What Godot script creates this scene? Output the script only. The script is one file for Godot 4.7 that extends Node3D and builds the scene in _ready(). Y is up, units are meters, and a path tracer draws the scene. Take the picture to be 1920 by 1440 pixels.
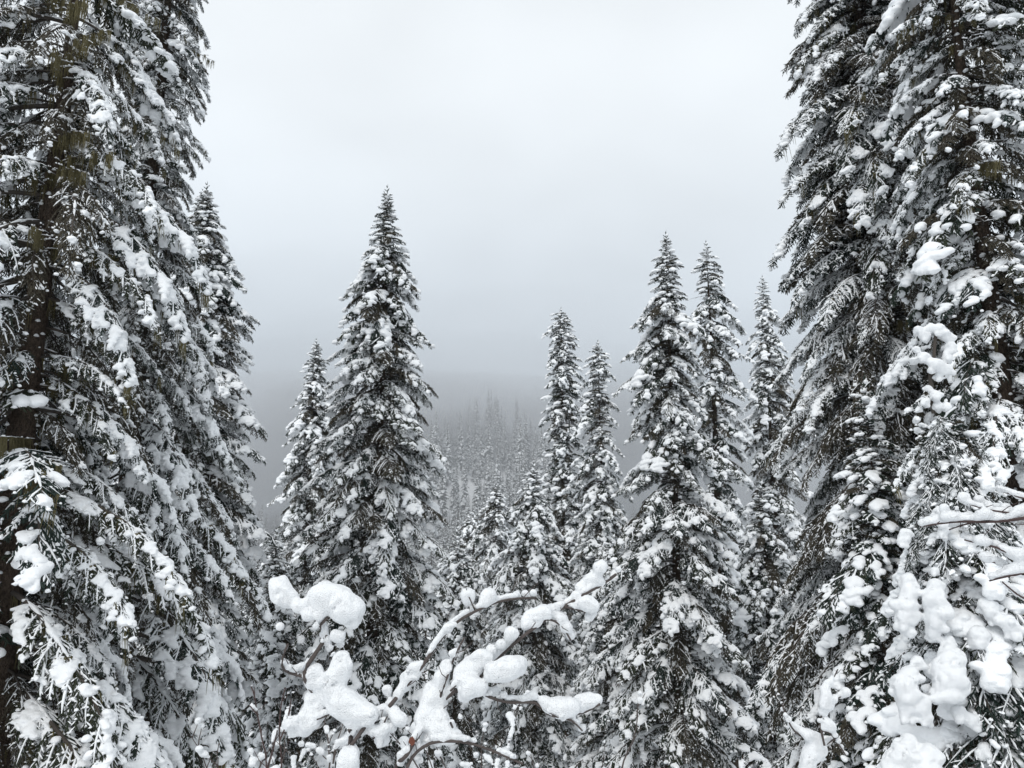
extends Node3D
# A snowbound spruce and fir slope under low cloud, looking across a valley to a forested hillside.

const UP := Vector3.UP
var M := {}
var lib := {}
var names := {}
var grain := FastNoiseLite.new()
var patch := FastNoiseLite.new()
var tops := []


# ---------------------------------------------------------------- mesh helpers
class Shape:
	const UP_ := Vector3.UP
	var v := PackedVector3Array()
	var n := PackedVector3Array()
	var f := PackedInt32Array()

	func vert(p: Vector3, q: Vector3) -> int:
		v.push_back(p)
		n.push_back(q)
		return v.size() - 1

	func tri(a: int, b: int, c: int) -> void:
		# clockwise seen from the side that the normals point to
		if (v[b] - v[a]).cross(v[c] - v[a]).dot(n[a] + n[b] + n[c]) > 0.0:
			f.push_back(a); f.push_back(c); f.push_back(b)
		else:
			f.push_back(a); f.push_back(b); f.push_back(c)

	func tube(pts: Array, radii: Array, sides: int, tip := true) -> void:
		var rows := []
		for i in pts.size():
			var d: Vector3 = (pts[mini(i + 1, pts.size() - 1)] - pts[maxi(i - 1, 0)]).normalized()
			var e := d.cross(Vector3.UP if absf(d.y) < 0.9 else Vector3.RIGHT).normalized()
			var g := d.cross(e)
			var row := []
			for k in sides:
				var a := TAU * k / sides
				var o := e * cos(a) + g * sin(a)
				row.append(vert(pts[i] + o * radii[i], o))
			rows.append(row)
		for i in pts.size() - 1:
			for k in sides:
				var k2 := (k + 1) % sides
				tri(rows[i][k], rows[i][k2], rows[i + 1][k])
				tri(rows[i][k2], rows[i + 1][k2], rows[i + 1][k])
		if tip:
			var last: Vector3 = pts[-1]
			var d2: Vector3 = (last - pts[-2]).normalized()
			var t := vert(last + d2 * radii[-1] * 0.8, d2)
			for k in sides:
				tri(rows[-1][k], rows[-1][(k + 1) % sides], t)

	# a needled twig: a three-sided spindle with a pointed end
	func twig(a: Vector3, b: Vector3, r: float) -> void:
		var d := (b - a).normalized()
		var e := d.cross(Vector3.UP if absf(d.y) < 0.95 else Vector3.RIGHT).normalized()
		var g := d.cross(e)
		var o1 := g
		var o2 := -g * 0.5 + e * 0.866
		var o3 := -g * 0.5 - e * 0.866
		var m := a.lerp(b, 0.65)
		var at := v.size()
		v.append_array(PackedVector3Array([a + o1 * r * 0.8, a + o2 * r * 0.8, a + o3 * r * 0.8, m + o1 * r, m + o2 * r, m + o3 * r, b]))
		n.append_array(PackedVector3Array([o1, o2, o3, o1, o2, o3, d]))
		for k in 3:
			var k2 := (k + 1) % 3
			tri(at + k, at + k2, at + 3 + k)
			tri(at + k2, at + 3 + k2, at + 3 + k)
			tri(at + 3 + k, at + 3 + k2, at + 6)

	# loose needles that stand off a twig
	func spikes(a: Vector3, b: Vector3, r: float, rng: RandomNumberGenerator, step: float) -> void:
		var d := (b - a).normalized()
		var e := d.cross(Vector3.UP if absf(d.y) < 0.95 else Vector3.RIGHT).normalized()
		var g := d.cross(e)
		for i in int(a.distance_to(b) / step):
			var ang := rng.randf() * TAU
			var o := e * cos(ang) + g * sin(ang)
			var p := a.lerp(b, rng.randf()) + o * r * 0.4
			var w := d.cross(o) * 0.0016
			var q := p + (o * 0.8 + d * 0.6) * rng.randf_range(0.012, 0.02)
			var i0 := vert(p - w, o)
			var i1 := vert(p + w, o)
			var i2 := vert(q, o)
			tri(i0, i1, i2)

	# snow lying along a line: an arched strip with tapering ends
	func ridge(pts: Array, w: float, h: float, rng: RandomNumberGenerator) -> void:
		var rows := []
		var m := pts.size()
		for i in m:
			var d: Vector3 = pts[mini(i + 1, m - 1)] - pts[maxi(i - 1, 0)]
			var s := Vector3(-d.z, 0, d.x)
			s = s.normalized() if s.length() > 1e-5 else Vector3.RIGHT
			var upn := s.cross(d).normalized()
			if upn.y < 0.0:
				upn = -upn
			var k := (0.35 if i == 0 or i == m - 1 else 1.0) * rng.randf_range(0.7, 1.3)
			var p: Vector3 = pts[i]
			var row := [vert(p - s * w * k - upn * h * 0.35, (-s - upn * 0.2).normalized()), vert(p - s * w * 0.6 * k + upn * h * 0.65 * k, (-s * 0.7 + upn).normalized()), vert(p + s * w * 0.6 * k + upn * h * 0.65 * k, (s * 0.7 + upn).normalized()), vert(p + s * w * k - upn * h * 0.35, (s - upn * 0.2).normalized())]
			rows.append(row)
		for i in m - 1:
			for k in 3:
				tri(rows[i][k], rows[i][k + 1], rows[i + 1][k])
				tri(rows[i][k + 1], rows[i + 1][k + 1], rows[i + 1][k])

	# a small lump of snow
	func puff(p: Vector3, r: float, rng: RandomNumberGenerator) -> void:
		var at := v.size()
		var s := rng.randf() * TAU
		for k in 5:
			var a := s + TAU * k / 5.0
			var o := Vector3(cos(a), -0.15, sin(a))
			vert(p + o * r * rng.randf_range(0.8, 1.3), o.normalized())
		for k in 5:
			var a := s + TAU * (k + 0.5) / 5.0
			var o := Vector3(cos(a) * 0.65, 0.62, sin(a) * 0.65)
			vert(p + o * r * rng.randf_range(0.8, 1.15), o.normalized())
		var c := vert(p + UP_ * r * 0.85, UP_)
		var d := vert(p - UP_ * r * 0.45, -UP_)
		for k in 5:
			var k2 := (k + 1) % 5
			tri(at + k, at + k2, at + 5 + k)
			tri(at + k2, at + 5 + k2, at + 5 + k)
			tri(at + 5 + k, at + 5 + k2, c)
			tri(at + k, at + k2, d)

	# snow pillows: soft balls melted into one skin (surface nets on a grid)
	func snow(balls: Array, cell: float, noise: FastNoiseLite, amp: float) -> void:
		if balls.is_empty():
			return
		var lo := Vector3.INF
		var hi := -Vector3.INF
		for b in balls:
			var e := Vector3(b[1], b[2], b[1])
			lo = lo.min(b[0] - e)
			hi = hi.max(b[0] + e)
		lo -= Vector3.ONE * cell * 2.0
		var nx := int((hi.x - lo.x) / cell) + 4
		var ny := int((hi.y - lo.y) / cell) + 4
		var nz := int((hi.z - lo.z) / cell) + 4
		var sy := nx
		var sz := nx * ny
		var F := PackedFloat32Array()
		F.resize(nx * ny * nz)
		for b in balls:
			var c: Vector3 = (b[0] - lo) / cell
			var rx: float = b[1] / cell
			var ry: float = b[2] / cell
			for z in range(maxi(0, int(c.z - rx)), mini(nz, int(c.z + rx) + 2)):
				for y in range(maxi(0, int(c.y - ry)), mini(ny, int(c.y + ry) + 2)):
					var q0 := ((z - c.z) / rx) ** 2 + ((y - c.y) / ry) ** 2
					if q0 >= 1.0:
						continue
					var at := z * sz + y * sy
					for x in range(maxi(0, int(c.x - rx)), mini(nx, int(c.x + rx) + 2)):
						var q := q0 + ((x - c.x) / rx) ** 2
						if q < 1.0:
							F[at + x] += (1.0 - q) * (1.0 - q)
		if amp > 0.0:
			for z in nz:
				for y in ny:
					var at := z * sz + y * sy
					for x in nx:
						if F[at + x] > 0.02:
							F[at + x] *= 1.0 + amp * noise.get_noise_3d(lo.x + x * cell, lo.y + y * cell, lo.z + z * cell)
		var thr := 0.32
		var id := PackedInt32Array()
		id.resize(F.size())
		id.fill(-1)
		var off := [0, 1, sy, sy + 1, sz, sz + 1, sz + sy, sz + sy + 1]
		var cx := [0, 1, 0, 1, 0, 1, 0, 1]
		var cy := [0, 0, 1, 1, 0, 0, 1, 1]
		var cz := [0, 0, 0, 0, 1, 1, 1, 1]
		var edges := [0, 1, 2, 3, 4, 5, 6, 7, 0, 2, 1, 3, 4, 6, 5, 7, 0, 4, 1, 5, 2, 6, 3, 7]
		for z in nz - 1:
			for y in ny - 1:
				var at := z * sz + y * sy
				for x in nx - 1:
					var i := at + x
					var s := int(F[i] > thr) + int(F[i + 1] > thr) + int(F[i + sy] > thr) + int(F[i + sy + 1] > thr) + int(F[i + sz] > thr) + int(F[i + sz + 1] > thr) + int(F[i + sz + sy] > thr) + int(F[i + sz + sy + 1] > thr)
					if s == 0 or s == 8:
						continue
					var p := Vector3.ZERO
					var m := 0
					for k in 12:
						var a: int = edges[2 * k]
						var b: int = edges[2 * k + 1]
						var fa := F[i + off[a]]
						var fb := F[i + off[b]]
						if (fa > thr) != (fb > thr):
							var t := (thr - fa) / (fb - fa)
							p += Vector3(lerpf(cx[a], cx[b], t), lerpf(cy[a], cy[b], t), lerpf(cz[a], cz[b], t))
							m += 1
					var g := Vector3.ZERO
					for k in 8:
						var w := F[i + off[k]]
						g += Vector3(w if cx[k] else -w, w if cy[k] else -w, w if cz[k] else -w)
					id[i] = vert(lo + (Vector3(x, y, z) + p / m) * cell, -g.normalized())
		for z in range(1, nz - 1):
			for y in range(1, ny - 1):
				var at := z * sz + y * sy
				for x in range(1, nx - 1):
					var i := at + x
					var here := F[i] > thr
					if here != (F[i + 1] > thr):
						quad(id[i], id[i - sy], id[i - sy - sz], id[i - sz])
					if here != (F[i + sy] > thr):
						quad(id[i], id[i - 1], id[i - 1 - sz], id[i - sz])
					if here != (F[i + sz] > thr):
						quad(id[i], id[i - 1], id[i - 1 - sy], id[i - sy])

	func quad(a: int, b: int, c: int, d: int) -> void:
		if a < 0 or b < 0 or c < 0 or d < 0:
			return
		tri(a, b, c)
		tri(a, c, d)

	func put(mesh: ArrayMesh, material: Material) -> ArrayMesh:
		if f.is_empty():
			return mesh
		var a := []
		a.resize(Mesh.ARRAY_MAX)
		a[Mesh.ARRAY_VERTEX] = v
		a[Mesh.ARRAY_NORMAL] = n
		a[Mesh.ARRAY_INDEX] = f
		mesh.add_surface_from_arrays(Mesh.PRIMITIVE_TRIANGLES, a)
		mesh.surface_set_material(mesh.get_surface_count() - 1, material)
		return mesh


# ---------------------------------------------------------------- node helpers
func called(name_: String) -> String:
	names[name_] = names.get(name_, -1) + 1
	return name_ if names[name_] == 0 else "%s_%03d" % [name_, names[name_]]


func thing(name_: String, label: String, category: String, at: Vector3, group := "") -> Node3D:
	var o := Node3D.new()
	o.name = called(name_)
	o.position = at
	o.set_meta("label", label)
	o.set_meta("category", category)
	if group:
		o.set_meta("group", group)
	add_child(o, true)
	return o


func part(name_: String, mesh: Mesh, parent: Node3D) -> MeshInstance3D:
	var o := MeshInstance3D.new()
	o.name = name_
	o.mesh = mesh
	parent.add_child(o, true)
	return o


func plain(r: float, g: float, b: float, rough: float) -> StandardMaterial3D:
	var m := StandardMaterial3D.new()
	m.albedo_color = Color(r, g, b).linear_to_srgb()
	m.roughness = rough
	return m


func noise_map(frequency: float, octaves: int, seed_: int, lo: Color, hi: Color, size := 512) -> NoiseTexture2D:
	var t := NoiseTexture2D.new()
	var q := FastNoiseLite.new()
	q.seed = seed_
	q.frequency = frequency
	q.fractal_octaves = octaves
	t.noise = q
	t.width = size
	t.height = size
	t.seamless = true
	var ramp := Gradient.new()
	ramp.set_color(0, lo)
	ramp.set_color(1, hi)
	t.color_ramp = ramp
	return t


func materials() -> void:
	var s := plain(0.9, 0.915, 0.93, 0.75)
	s.metallic_specular = 0.3
	s.uv1_triplanar = true
	s.uv1_scale = Vector3.ONE * 4.0
	s.heightmap_enabled = true
	s.heightmap_texture = noise_map(0.03, 5, 3, Color.BLACK, Color.WHITE)
	s.heightmap_scale = 0.5
	M.snow = s
	var near := s.duplicate()
	near.uv1_scale = Vector3.ONE * 9.0
	near.heightmap_scale = 0.7
	M.near_snow = near
	var greens := [Vector3(0.03, 0.043, 0.032), Vector3(0.026, 0.042, 0.035), Vector3(0.037, 0.045, 0.028)]
	M.needles = []
	for g in greens:
		var m := plain(g.x, g.y, g.z, 0.7)
		m.metallic_specular = 0.3
		M.needles.append(m)
	M.inner = plain(0.055, 0.047, 0.03, 0.85)
	var b := plain(1, 1, 1, 0.95)
	b.albedo_texture = noise_map(0.02, 5, 8, Color(0.035, 0.026, 0.02).linear_to_srgb(), Color(0.15, 0.115, 0.09).linear_to_srgb())
	b.uv1_triplanar = true
	b.uv1_scale = Vector3(2.4, 0.8, 2.4)
	b.heightmap_enabled = true
	b.heightmap_texture = noise_map(0.04, 4, 9, Color.BLACK, Color.WHITE)
	b.heightmap_scale = 5.0
	b.metallic_specular = 0.2
	M.bark = b
	M.wood = plain(0.06, 0.05, 0.042, 0.9)
	M.shrub = plain(0.075, 0.06, 0.055, 0.8)
	M.red = plain(0.06, 0.035, 0.032, 0.7)
	M.lichen = plain(0.13, 0.112, 0.05, 0.95)
	M.leaf = plain(0.14, 0.04, 0.02, 0.7)
	M.bud = plain(0.6, 0.5, 0.45, 0.8)


# ---------------------------------------------------------------- boughs
# One bough grows from the origin towards +Z and sinks from the angle a0 to a1. k: length, a0, a1, width, step, twig, r, cover (how much of the twigs carries snow), pads (how many pillows), pad (their size)
func make_bough(seed_: int, k: Dictionary) -> Dictionary:
	var rng := RandomNumberGenerator.new()
	rng.seed = seed_
	var wood := Shape.new()
	var green := Shape.new()
	var white := Shape.new()
	var hang := Shape.new()
	var length: float = k.length
	var width: float = k.width
	var bare: float = k.get("bare", 0.12)
	var r: float = k.r
	var cover: float = k.cover
	var fuzz: bool = k.get("fuzz", false)
	var n := 16
	var pts := [Vector3.ZERO]
	var radii := [0.008 + length * 0.009]
	var heading := 0.0
	var heads := [0.0]
	var a0 := deg_to_rad(k.a0 + rng.randf_range(-6, 6))
	var a1 := deg_to_rad(k.a1 + rng.randf_range(-8, 8))
	for i in n:
		var t := (i + 1.0) / n
		var a := lerpf(a0, a1, t ** 0.85) + rng.randf_range(-0.05, 0.05)
		heading += rng.randf_range(-0.09, 0.09)
		heads.append(heading)
		pts.append(pts[-1] + Vector3(sin(heading) * cos(a), sin(a), cos(heading) * cos(a)) * length / n)
		radii.append((0.008 + length * 0.009) * (1.0 - 0.85 * t))
	wood.tube(pts, radii, 5)
	var spine := func(t: float) -> Vector3:
		var x := clampf(t, 0.0, 1.0) * n
		var i := mini(int(x), n - 1)
		return pts[i].lerp(pts[i + 1], x - i)
	var balls := []
	var laid := []
	# where the snow has stayed: broad patches, thicker towards the outer end
	var pad: float = k.pad
	var shift := Vector3(seed_ * 7.3, 0, seed_ * 3.1)
	var settle := func(p: Vector3, t: float, steep: float) -> void:
		var z := smoothstep(-0.06, 0.3, patch.get_noise_3dv(p * Vector3(1.0, 0.8, 0.6) + shift) + k.bias + 0.22 * (t - 0.5) - maxf(0.0, steep - 0.8))
		var r2: float = pad * z * rng.randf_range(0.8, 1.15)
		if r2 > 0.25 * pad and r2 > 0.012:
			balls.append([p + UP * r2 * 0.22 + Vector3(rng.randf_range(-0.3, 0.3), 0, rng.randf_range(-0.3, 0.3)) * r2, r2 * 1.6, r2 * 0.95])
	var count := int(length * (1.0 - bare) / k.step)
	for j in count + 1:
		var t: float = bare + (1.0 - bare) * (j + rng.randf_range(-0.3, 0.3)) / count
		t = clampf(t, bare, 1.0)
		var at: Vector3 = spine.call(t)
		var i := mini(int(t * n), n - 1)
		var d: Vector3 = (pts[i + 1] - pts[i]).normalized()
		var side := (1.0 if j % 2 else -1.0)
		var across := Vector3(cos(heads[i]), 0, -sin(heads[i])) * side
		var phi := deg_to_rad(lerpf(62, 36, t) + rng.randf_range(-10, 10))
		var tt := (t - bare) / (1.0 - bare)
		var reach: float = width * (minf(1.0, tt * 3.0 + 0.3) * (1.0 - tt) ** 0.7 + 0.13) * rng.randf_range(0.65, 1.15)
		var dir := (d * cos(phi) + across * sin(phi) + UP * rng.randf_range(-0.1, 0.12)).normalized()
		if j == count:
			dir = d
		var segs := maxi(2, int(reach / 0.09))
		var line := [at]
		for q in segs:
			dir = (dir + Vector3.DOWN * k.get("droop", 0.16) * rng.randf_range(0.4, 1.5)).normalized().rotated(UP, rng.randf_range(-0.2, 0.2))
			line.append(line[-1] + dir * reach / segs)
		if k.get("needled", true):
			for q in segs:
				green.twig(line[q], line[q + 1] + (line[q + 1] - line[q]) * 0.25, r)
				if fuzz:
					green.spikes(line[q], line[q + 1], r, rng, 0.004)
			var m := int(reach / k.gap)
			for q in m:
				var u := (q + rng.randf_range(0.2, 0.8)) / m
				var x := u * segs
				var s := mini(int(x), segs - 1)
				var p: Vector3 = line[s].lerp(line[s + 1], x - s)
				var ld: Vector3 = (line[s + 1] - line[s]).normalized()
				var la := ld.cross(UP).normalized() * (1.0 if q % 2 else -1.0)
				var td := (ld * 0.7 + la * 0.7 + Vector3.DOWN * rng.randf_range(-0.15, k.get("hang", 0.7))).normalized()
				var tl: float = k.twig * (1.0 - 0.45 * u) * rng.randf_range(0.6, 1.3)
				var e := p + td * tl
				green.twig(p, e, r * rng.randf_range(0.75, 1.05))
				settle.call(p.lerp(e, 0.2), t, -td.y)
				settle.call(p.lerp(e, 0.5), t, -td.y)
				settle.call(p.lerp(e, 0.82), t, -td.y)
				if fuzz:
					green.spikes(p, e, r, rng, 0.004)
				if rng.randf() < cover * 0.8 and td.y > -0.85:
					white.ridge([p + UP * r * 0.75, p.lerp(e, 0.5) + UP * r * 0.8, p.lerp(e, 0.93) + UP * r * 0.5], r * rng.randf_range(0.8, 1.35), r * rng.randf_range(0.7, 1.3), rng)
		else:
			var rr := []
			for q in line.size():
				rr.append(0.006 * (1.0 - 0.7 * q / segs))
			wood.tube(line, rr, 3)
		if rng.randf() < cover:
			var up_ := []
			for q in line:
				up_.append(q + UP * r * 0.7)
			white.ridge(up_, r * rng.randf_range(0.9, 1.7), r * rng.randf_range(0.8, 1.6), rng)
		for q in range(1, line.size()):
			settle.call(line[q], t, -dir.y)
			settle.call(line[q].lerp(line[q - 1], 0.5), t, -dir.y)
			if rng.randf() < cover * k.get("lumps", 1.1):
				white.puff(line[q] + UP * r * 0.9 + Vector3(rng.randf_range(-0.03, 0.03), 0, rng.randf_range(-0.03, 0.03)), r * rng.randf_range(1.3, 3.0), rng)
		laid.append(line)
	# snow along the stem
	for i in n * 2:
		settle.call(spine.call((i + 0.5) / (2.0 * n)), i / (2.0 * n), 0.0)
	for i in n - 1:
		if rng.randf() < cover * (1.0 if i < n / 2 else 0.8):
			white.ridge([pts[i] + UP * radii[i] * 0.7, pts[i + 1] + UP * radii[i + 1] * 0.7, pts[i + 2] + UP * radii[i + 2] * 0.7], radii[i] * 0.6 + r * 0.9, radii[i] * 0.5 + r * rng.randf_range(0.8, 1.4), rng)
	white.snow(balls, k.cell, grain, 0.55)
	for j in int(k.get("lichen", 0)):
		var p: Vector3 = spine.call(rng.randf_range(0.08, 0.75)) if rng.randf() < 0.5 else laid[rng.randi() % laid.size()][1]
		for q in rng.randi_range(8, 18):
			var o := p + Vector3(rng.randf_range(-0.05, 0.05), 0, rng.randf_range(-0.05, 0.05))
			var l := rng.randf_range(0.12, 0.42)
			var w := Vector3.RIGHT.rotated(UP, rng.randf() * TAU) * rng.randf_range(0.003, 0.008)
			var sway := Vector3(rng.randf_range(-0.03, 0.03), 0, rng.randf_range(-0.03, 0.03))
			hang.tube([o, o + Vector3.DOWN * l * 0.5 + sway, o + Vector3.DOWN * l + sway * 1.3], [w.length(), w.length() * 0.8, 0.002], 3)
	var needle: Material = M.inner if k.has("sheltered") else M.needles[seed_ % 3]
	var leafy := wood.put(ArrayMesh.new(), M.wood)
	green.put(leafy, needle)
	var all := wood.put(ArrayMesh.new(), M.wood)
	green.put(all, needle)
	white.put(all, M.snow)
	var end: Vector3 = pts[-1]
	return {"bough": leafy, "snow": white.put(ArrayMesh.new(), M.snow), "all": all, "lichen": hang.put(ArrayMesh.new(), M.lichen) if hang.f.size() else null, "reach": maxf(0.1, end.z), "drop": -end.y}


func boughs() -> void:
	var kinds := {
		"droop": {"length": 2.4, "a0": -6, "a1": -70, "width": 0.66, "step": 0.043, "twig": 0.13, "gap": 0.029, "r": 0.0095, "cover": 0.5, "pad": 0.037, "bias": -0.15, "cell": 0.02, "hang": 1.0, "bare": 0.15, "lichen": 10, "droop": 0.28},
		"arch": {"length": 1.9, "a0": 14, "a1": -54, "width": 0.6, "step": 0.043, "twig": 0.13, "gap": 0.029, "r": 0.0095, "cover": 0.42, "pad": 0.04, "bias": -0.14, "cell": 0.021, "hang": 0.9, "bare": 0.2, "lichen": 8, "droop": 0.26},
		"mid": {"length": 1.4, "a0": 8, "a1": -62, "width": 0.5, "step": 0.043, "twig": 0.13, "gap": 0.038, "r": 0.0135, "cover": 0.15, "pad": 0.05, "bias": -0.12, "cell": 0.024, "hang": 1.0, "droop": 0.26},
		"short": {"length": 0.8, "a0": 24, "a1": -38, "width": 0.33, "step": 0.038, "twig": 0.11, "gap": 0.038, "r": 0.0135, "cover": 0.15, "pad": 0.048, "bias": -0.12, "cell": 0.023, "hang": 0.9, "droop": 0.22},
		"tip": {"length": 0.4, "a0": 48, "a1": -5, "width": 0.16, "step": 0.038, "twig": 0.08, "gap": 0.038, "r": 0.0125, "cover": 0.2, "pad": 0.046, "bias": -0.2, "cell": 0.018},
		"laden": {"length": 1.5, "a0": 4, "a1": -66, "width": 0.5, "step": 0.043, "twig": 0.13, "gap": 0.034, "r": 0.0115, "cover": 0.24, "pad": 0.054, "bias": -0.07, "cell": 0.023, "hang": 1.0, "droop": 0.28},
		"young": {"length": 0.85, "a0": 8, "a1": -70, "width": 0.32, "step": 0.032, "twig": 0.085, "gap": 0.026, "r": 0.0055, "cover": 0.5, "pad": 0.034, "bias": -0.05, "cell": 0.014, "fuzz": true, "droop": 0.3},
		"light": {"length": 2.0, "a0": 2, "a1": -62, "width": 0.6, "step": 0.04, "twig": 0.14, "gap": 0.029, "r": 0.0095, "cover": 0.62, "pad": 0.028, "bias": -0.25, "cell": 0.02, "hang": 0.7, "lichen": 5, "droop": 0.2},
		"long": {"length": 3.4, "a0": 0, "a1": -58, "width": 0.72, "step": 0.042, "twig": 0.14, "gap": 0.03, "r": 0.0095, "cover": 0.66, "pad": 0.03, "bias": -0.2, "cell": 0.022, "hang": 0.9, "bare": 0.2, "lichen": 4, "droop": 0.26},
		"sweep": {"length": 3.2, "a0": 2, "a1": -66, "width": 0.74, "step": 0.042, "twig": 0.13, "gap": 0.03, "r": 0.0095, "cover": 0.5, "pad": 0.04, "bias": -0.1, "cell": 0.022, "hang": 1.0, "bare": 0.2, "lichen": 10, "droop": 0.3},
		"dead": {"length": 1.7, "a0": 2, "a1": -16, "width": 0.45, "step": 0.17, "twig": 0.1, "gap": 0.1, "r": 0.01, "cover": 0.75, "pad": 0.0, "bias": -1.0, "cell": 0.04, "needled": false, "lichen": 16, "droop": 0.05},
	}
	var many := {"droop": 5, "arch": 5, "mid": 5, "short": 5, "tip": 4, "laden": 4, "young": 4, "light": 5, "long": 5, "sweep": 5, "dead": 3}
	var s := 100
	for kind in kinds:
		lib[kind] = []
		for i in many[kind]:
			s += 1
			var k: Dictionary = kinds[kind].duplicate()
			k.bias += [0.0, -0.12, 0.14, -0.05, 0.06][i]
			k.cover = k.cover * [1.0, 0.9, 1.1, 0.8, 1.0][i]
			lib[kind].append(make_bough(s, k))
		# boughs from inside the crown, sheltered, with little snow
		lib[kind + "_inner"] = []
		for i in 3:
			s += 1
			var k: Dictionary = kinds[kind].duplicate()
			k.bias -= 0.3
			k.sheltered = true
			k.cover *= 0.35
			lib[kind + "_inner"].append(make_bough(s, k))


# ---------------------------------------------------------------- trees
func ground(x: float, z: float) -> float:
	var d := -z
	var y: float
	if d < 70.0:
		y = -1.7 - 0.43 * d
	elif d < 190.0:
		y = lerpf(-31.8, -38.0, sin((d - 70.0) / 120.0 * PI) * 0.8 + (d - 70.0) / 600.0)
	else:
		var rise := (d - 190.0) * 0.47
		var top := -6.0 + 60.0 * exp(-((x / d + 0.035) / 0.1) ** 2) + 20.0 * smoothstep(0.3, 0.7, absf(x / d))
		y = -33.0 + (rise if rise < top else top + 16.0 * (1.0 - exp(-(rise - top) / 16.0)))
	if d > 120.0:
		y += grain.get_noise_2d(x * 0.0016, z * 0.0016) * 14.0 * smoothstep(120.0, 260.0, d)
	return y + grain.get_noise_2d(x * 0.02, z * 0.02) * 0.3


func make_trunk(base: Vector3, height: float, r: float, seed_: int, bend := 0.05) -> ArrayMesh:
	var s := Shape.new()
	var rings := int(clampf(height * 2.5, 16, 60))
	var sides := 12
	for i in rings + 1:
		var h := i / float(rings)
		var rad := r * maxf(0.02, (1.0 - h) ** 0.85) + (0.1 * r * exp(-h * 30.0))
		var off := Vector3(sin(h * 7.0 + seed_), 0, cos(h * 5.0 + seed_ * 2.0)) * bend * h * (1.0 - h) * 4.0
		for k in sides:
			var a := TAU * k / sides
			var o := Vector3(cos(a), 0, sin(a))
			var bump := 1.0 + 0.12 * grain.get_noise_3d(o.x * 0.6 + seed_, h * height * 0.35, o.z * 0.6)
			s.vert(off + UP * (h * height - 0.4) + o * rad * bump, o)
	for i in rings:
		for k in sides:
			var k2 := (k + 1) % sides
			s.tri(i * sides + k, i * sides + k2, (i + 1) * sides + k)
			s.tri(i * sides + k2, (i + 1) * sides + k2, (i + 1) * sides + k)
	return s.put(ArrayMesh.new(), M.bark)


func radius_at(profile: Array, y: float) -> float:
	# profile: [height, half width] from the tip downwards
	if y >= profile[0][0]:
		return profile[0][1]
	for i in profile.size() - 1:
		if y >= profile[i + 1][0]:
			return lerpf(profile[i + 1][1], profile[i][1], (y - profile[i + 1][0]) / (profile[i][0] - profile[i + 1][0]))
	return profile[-1][1]


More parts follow.
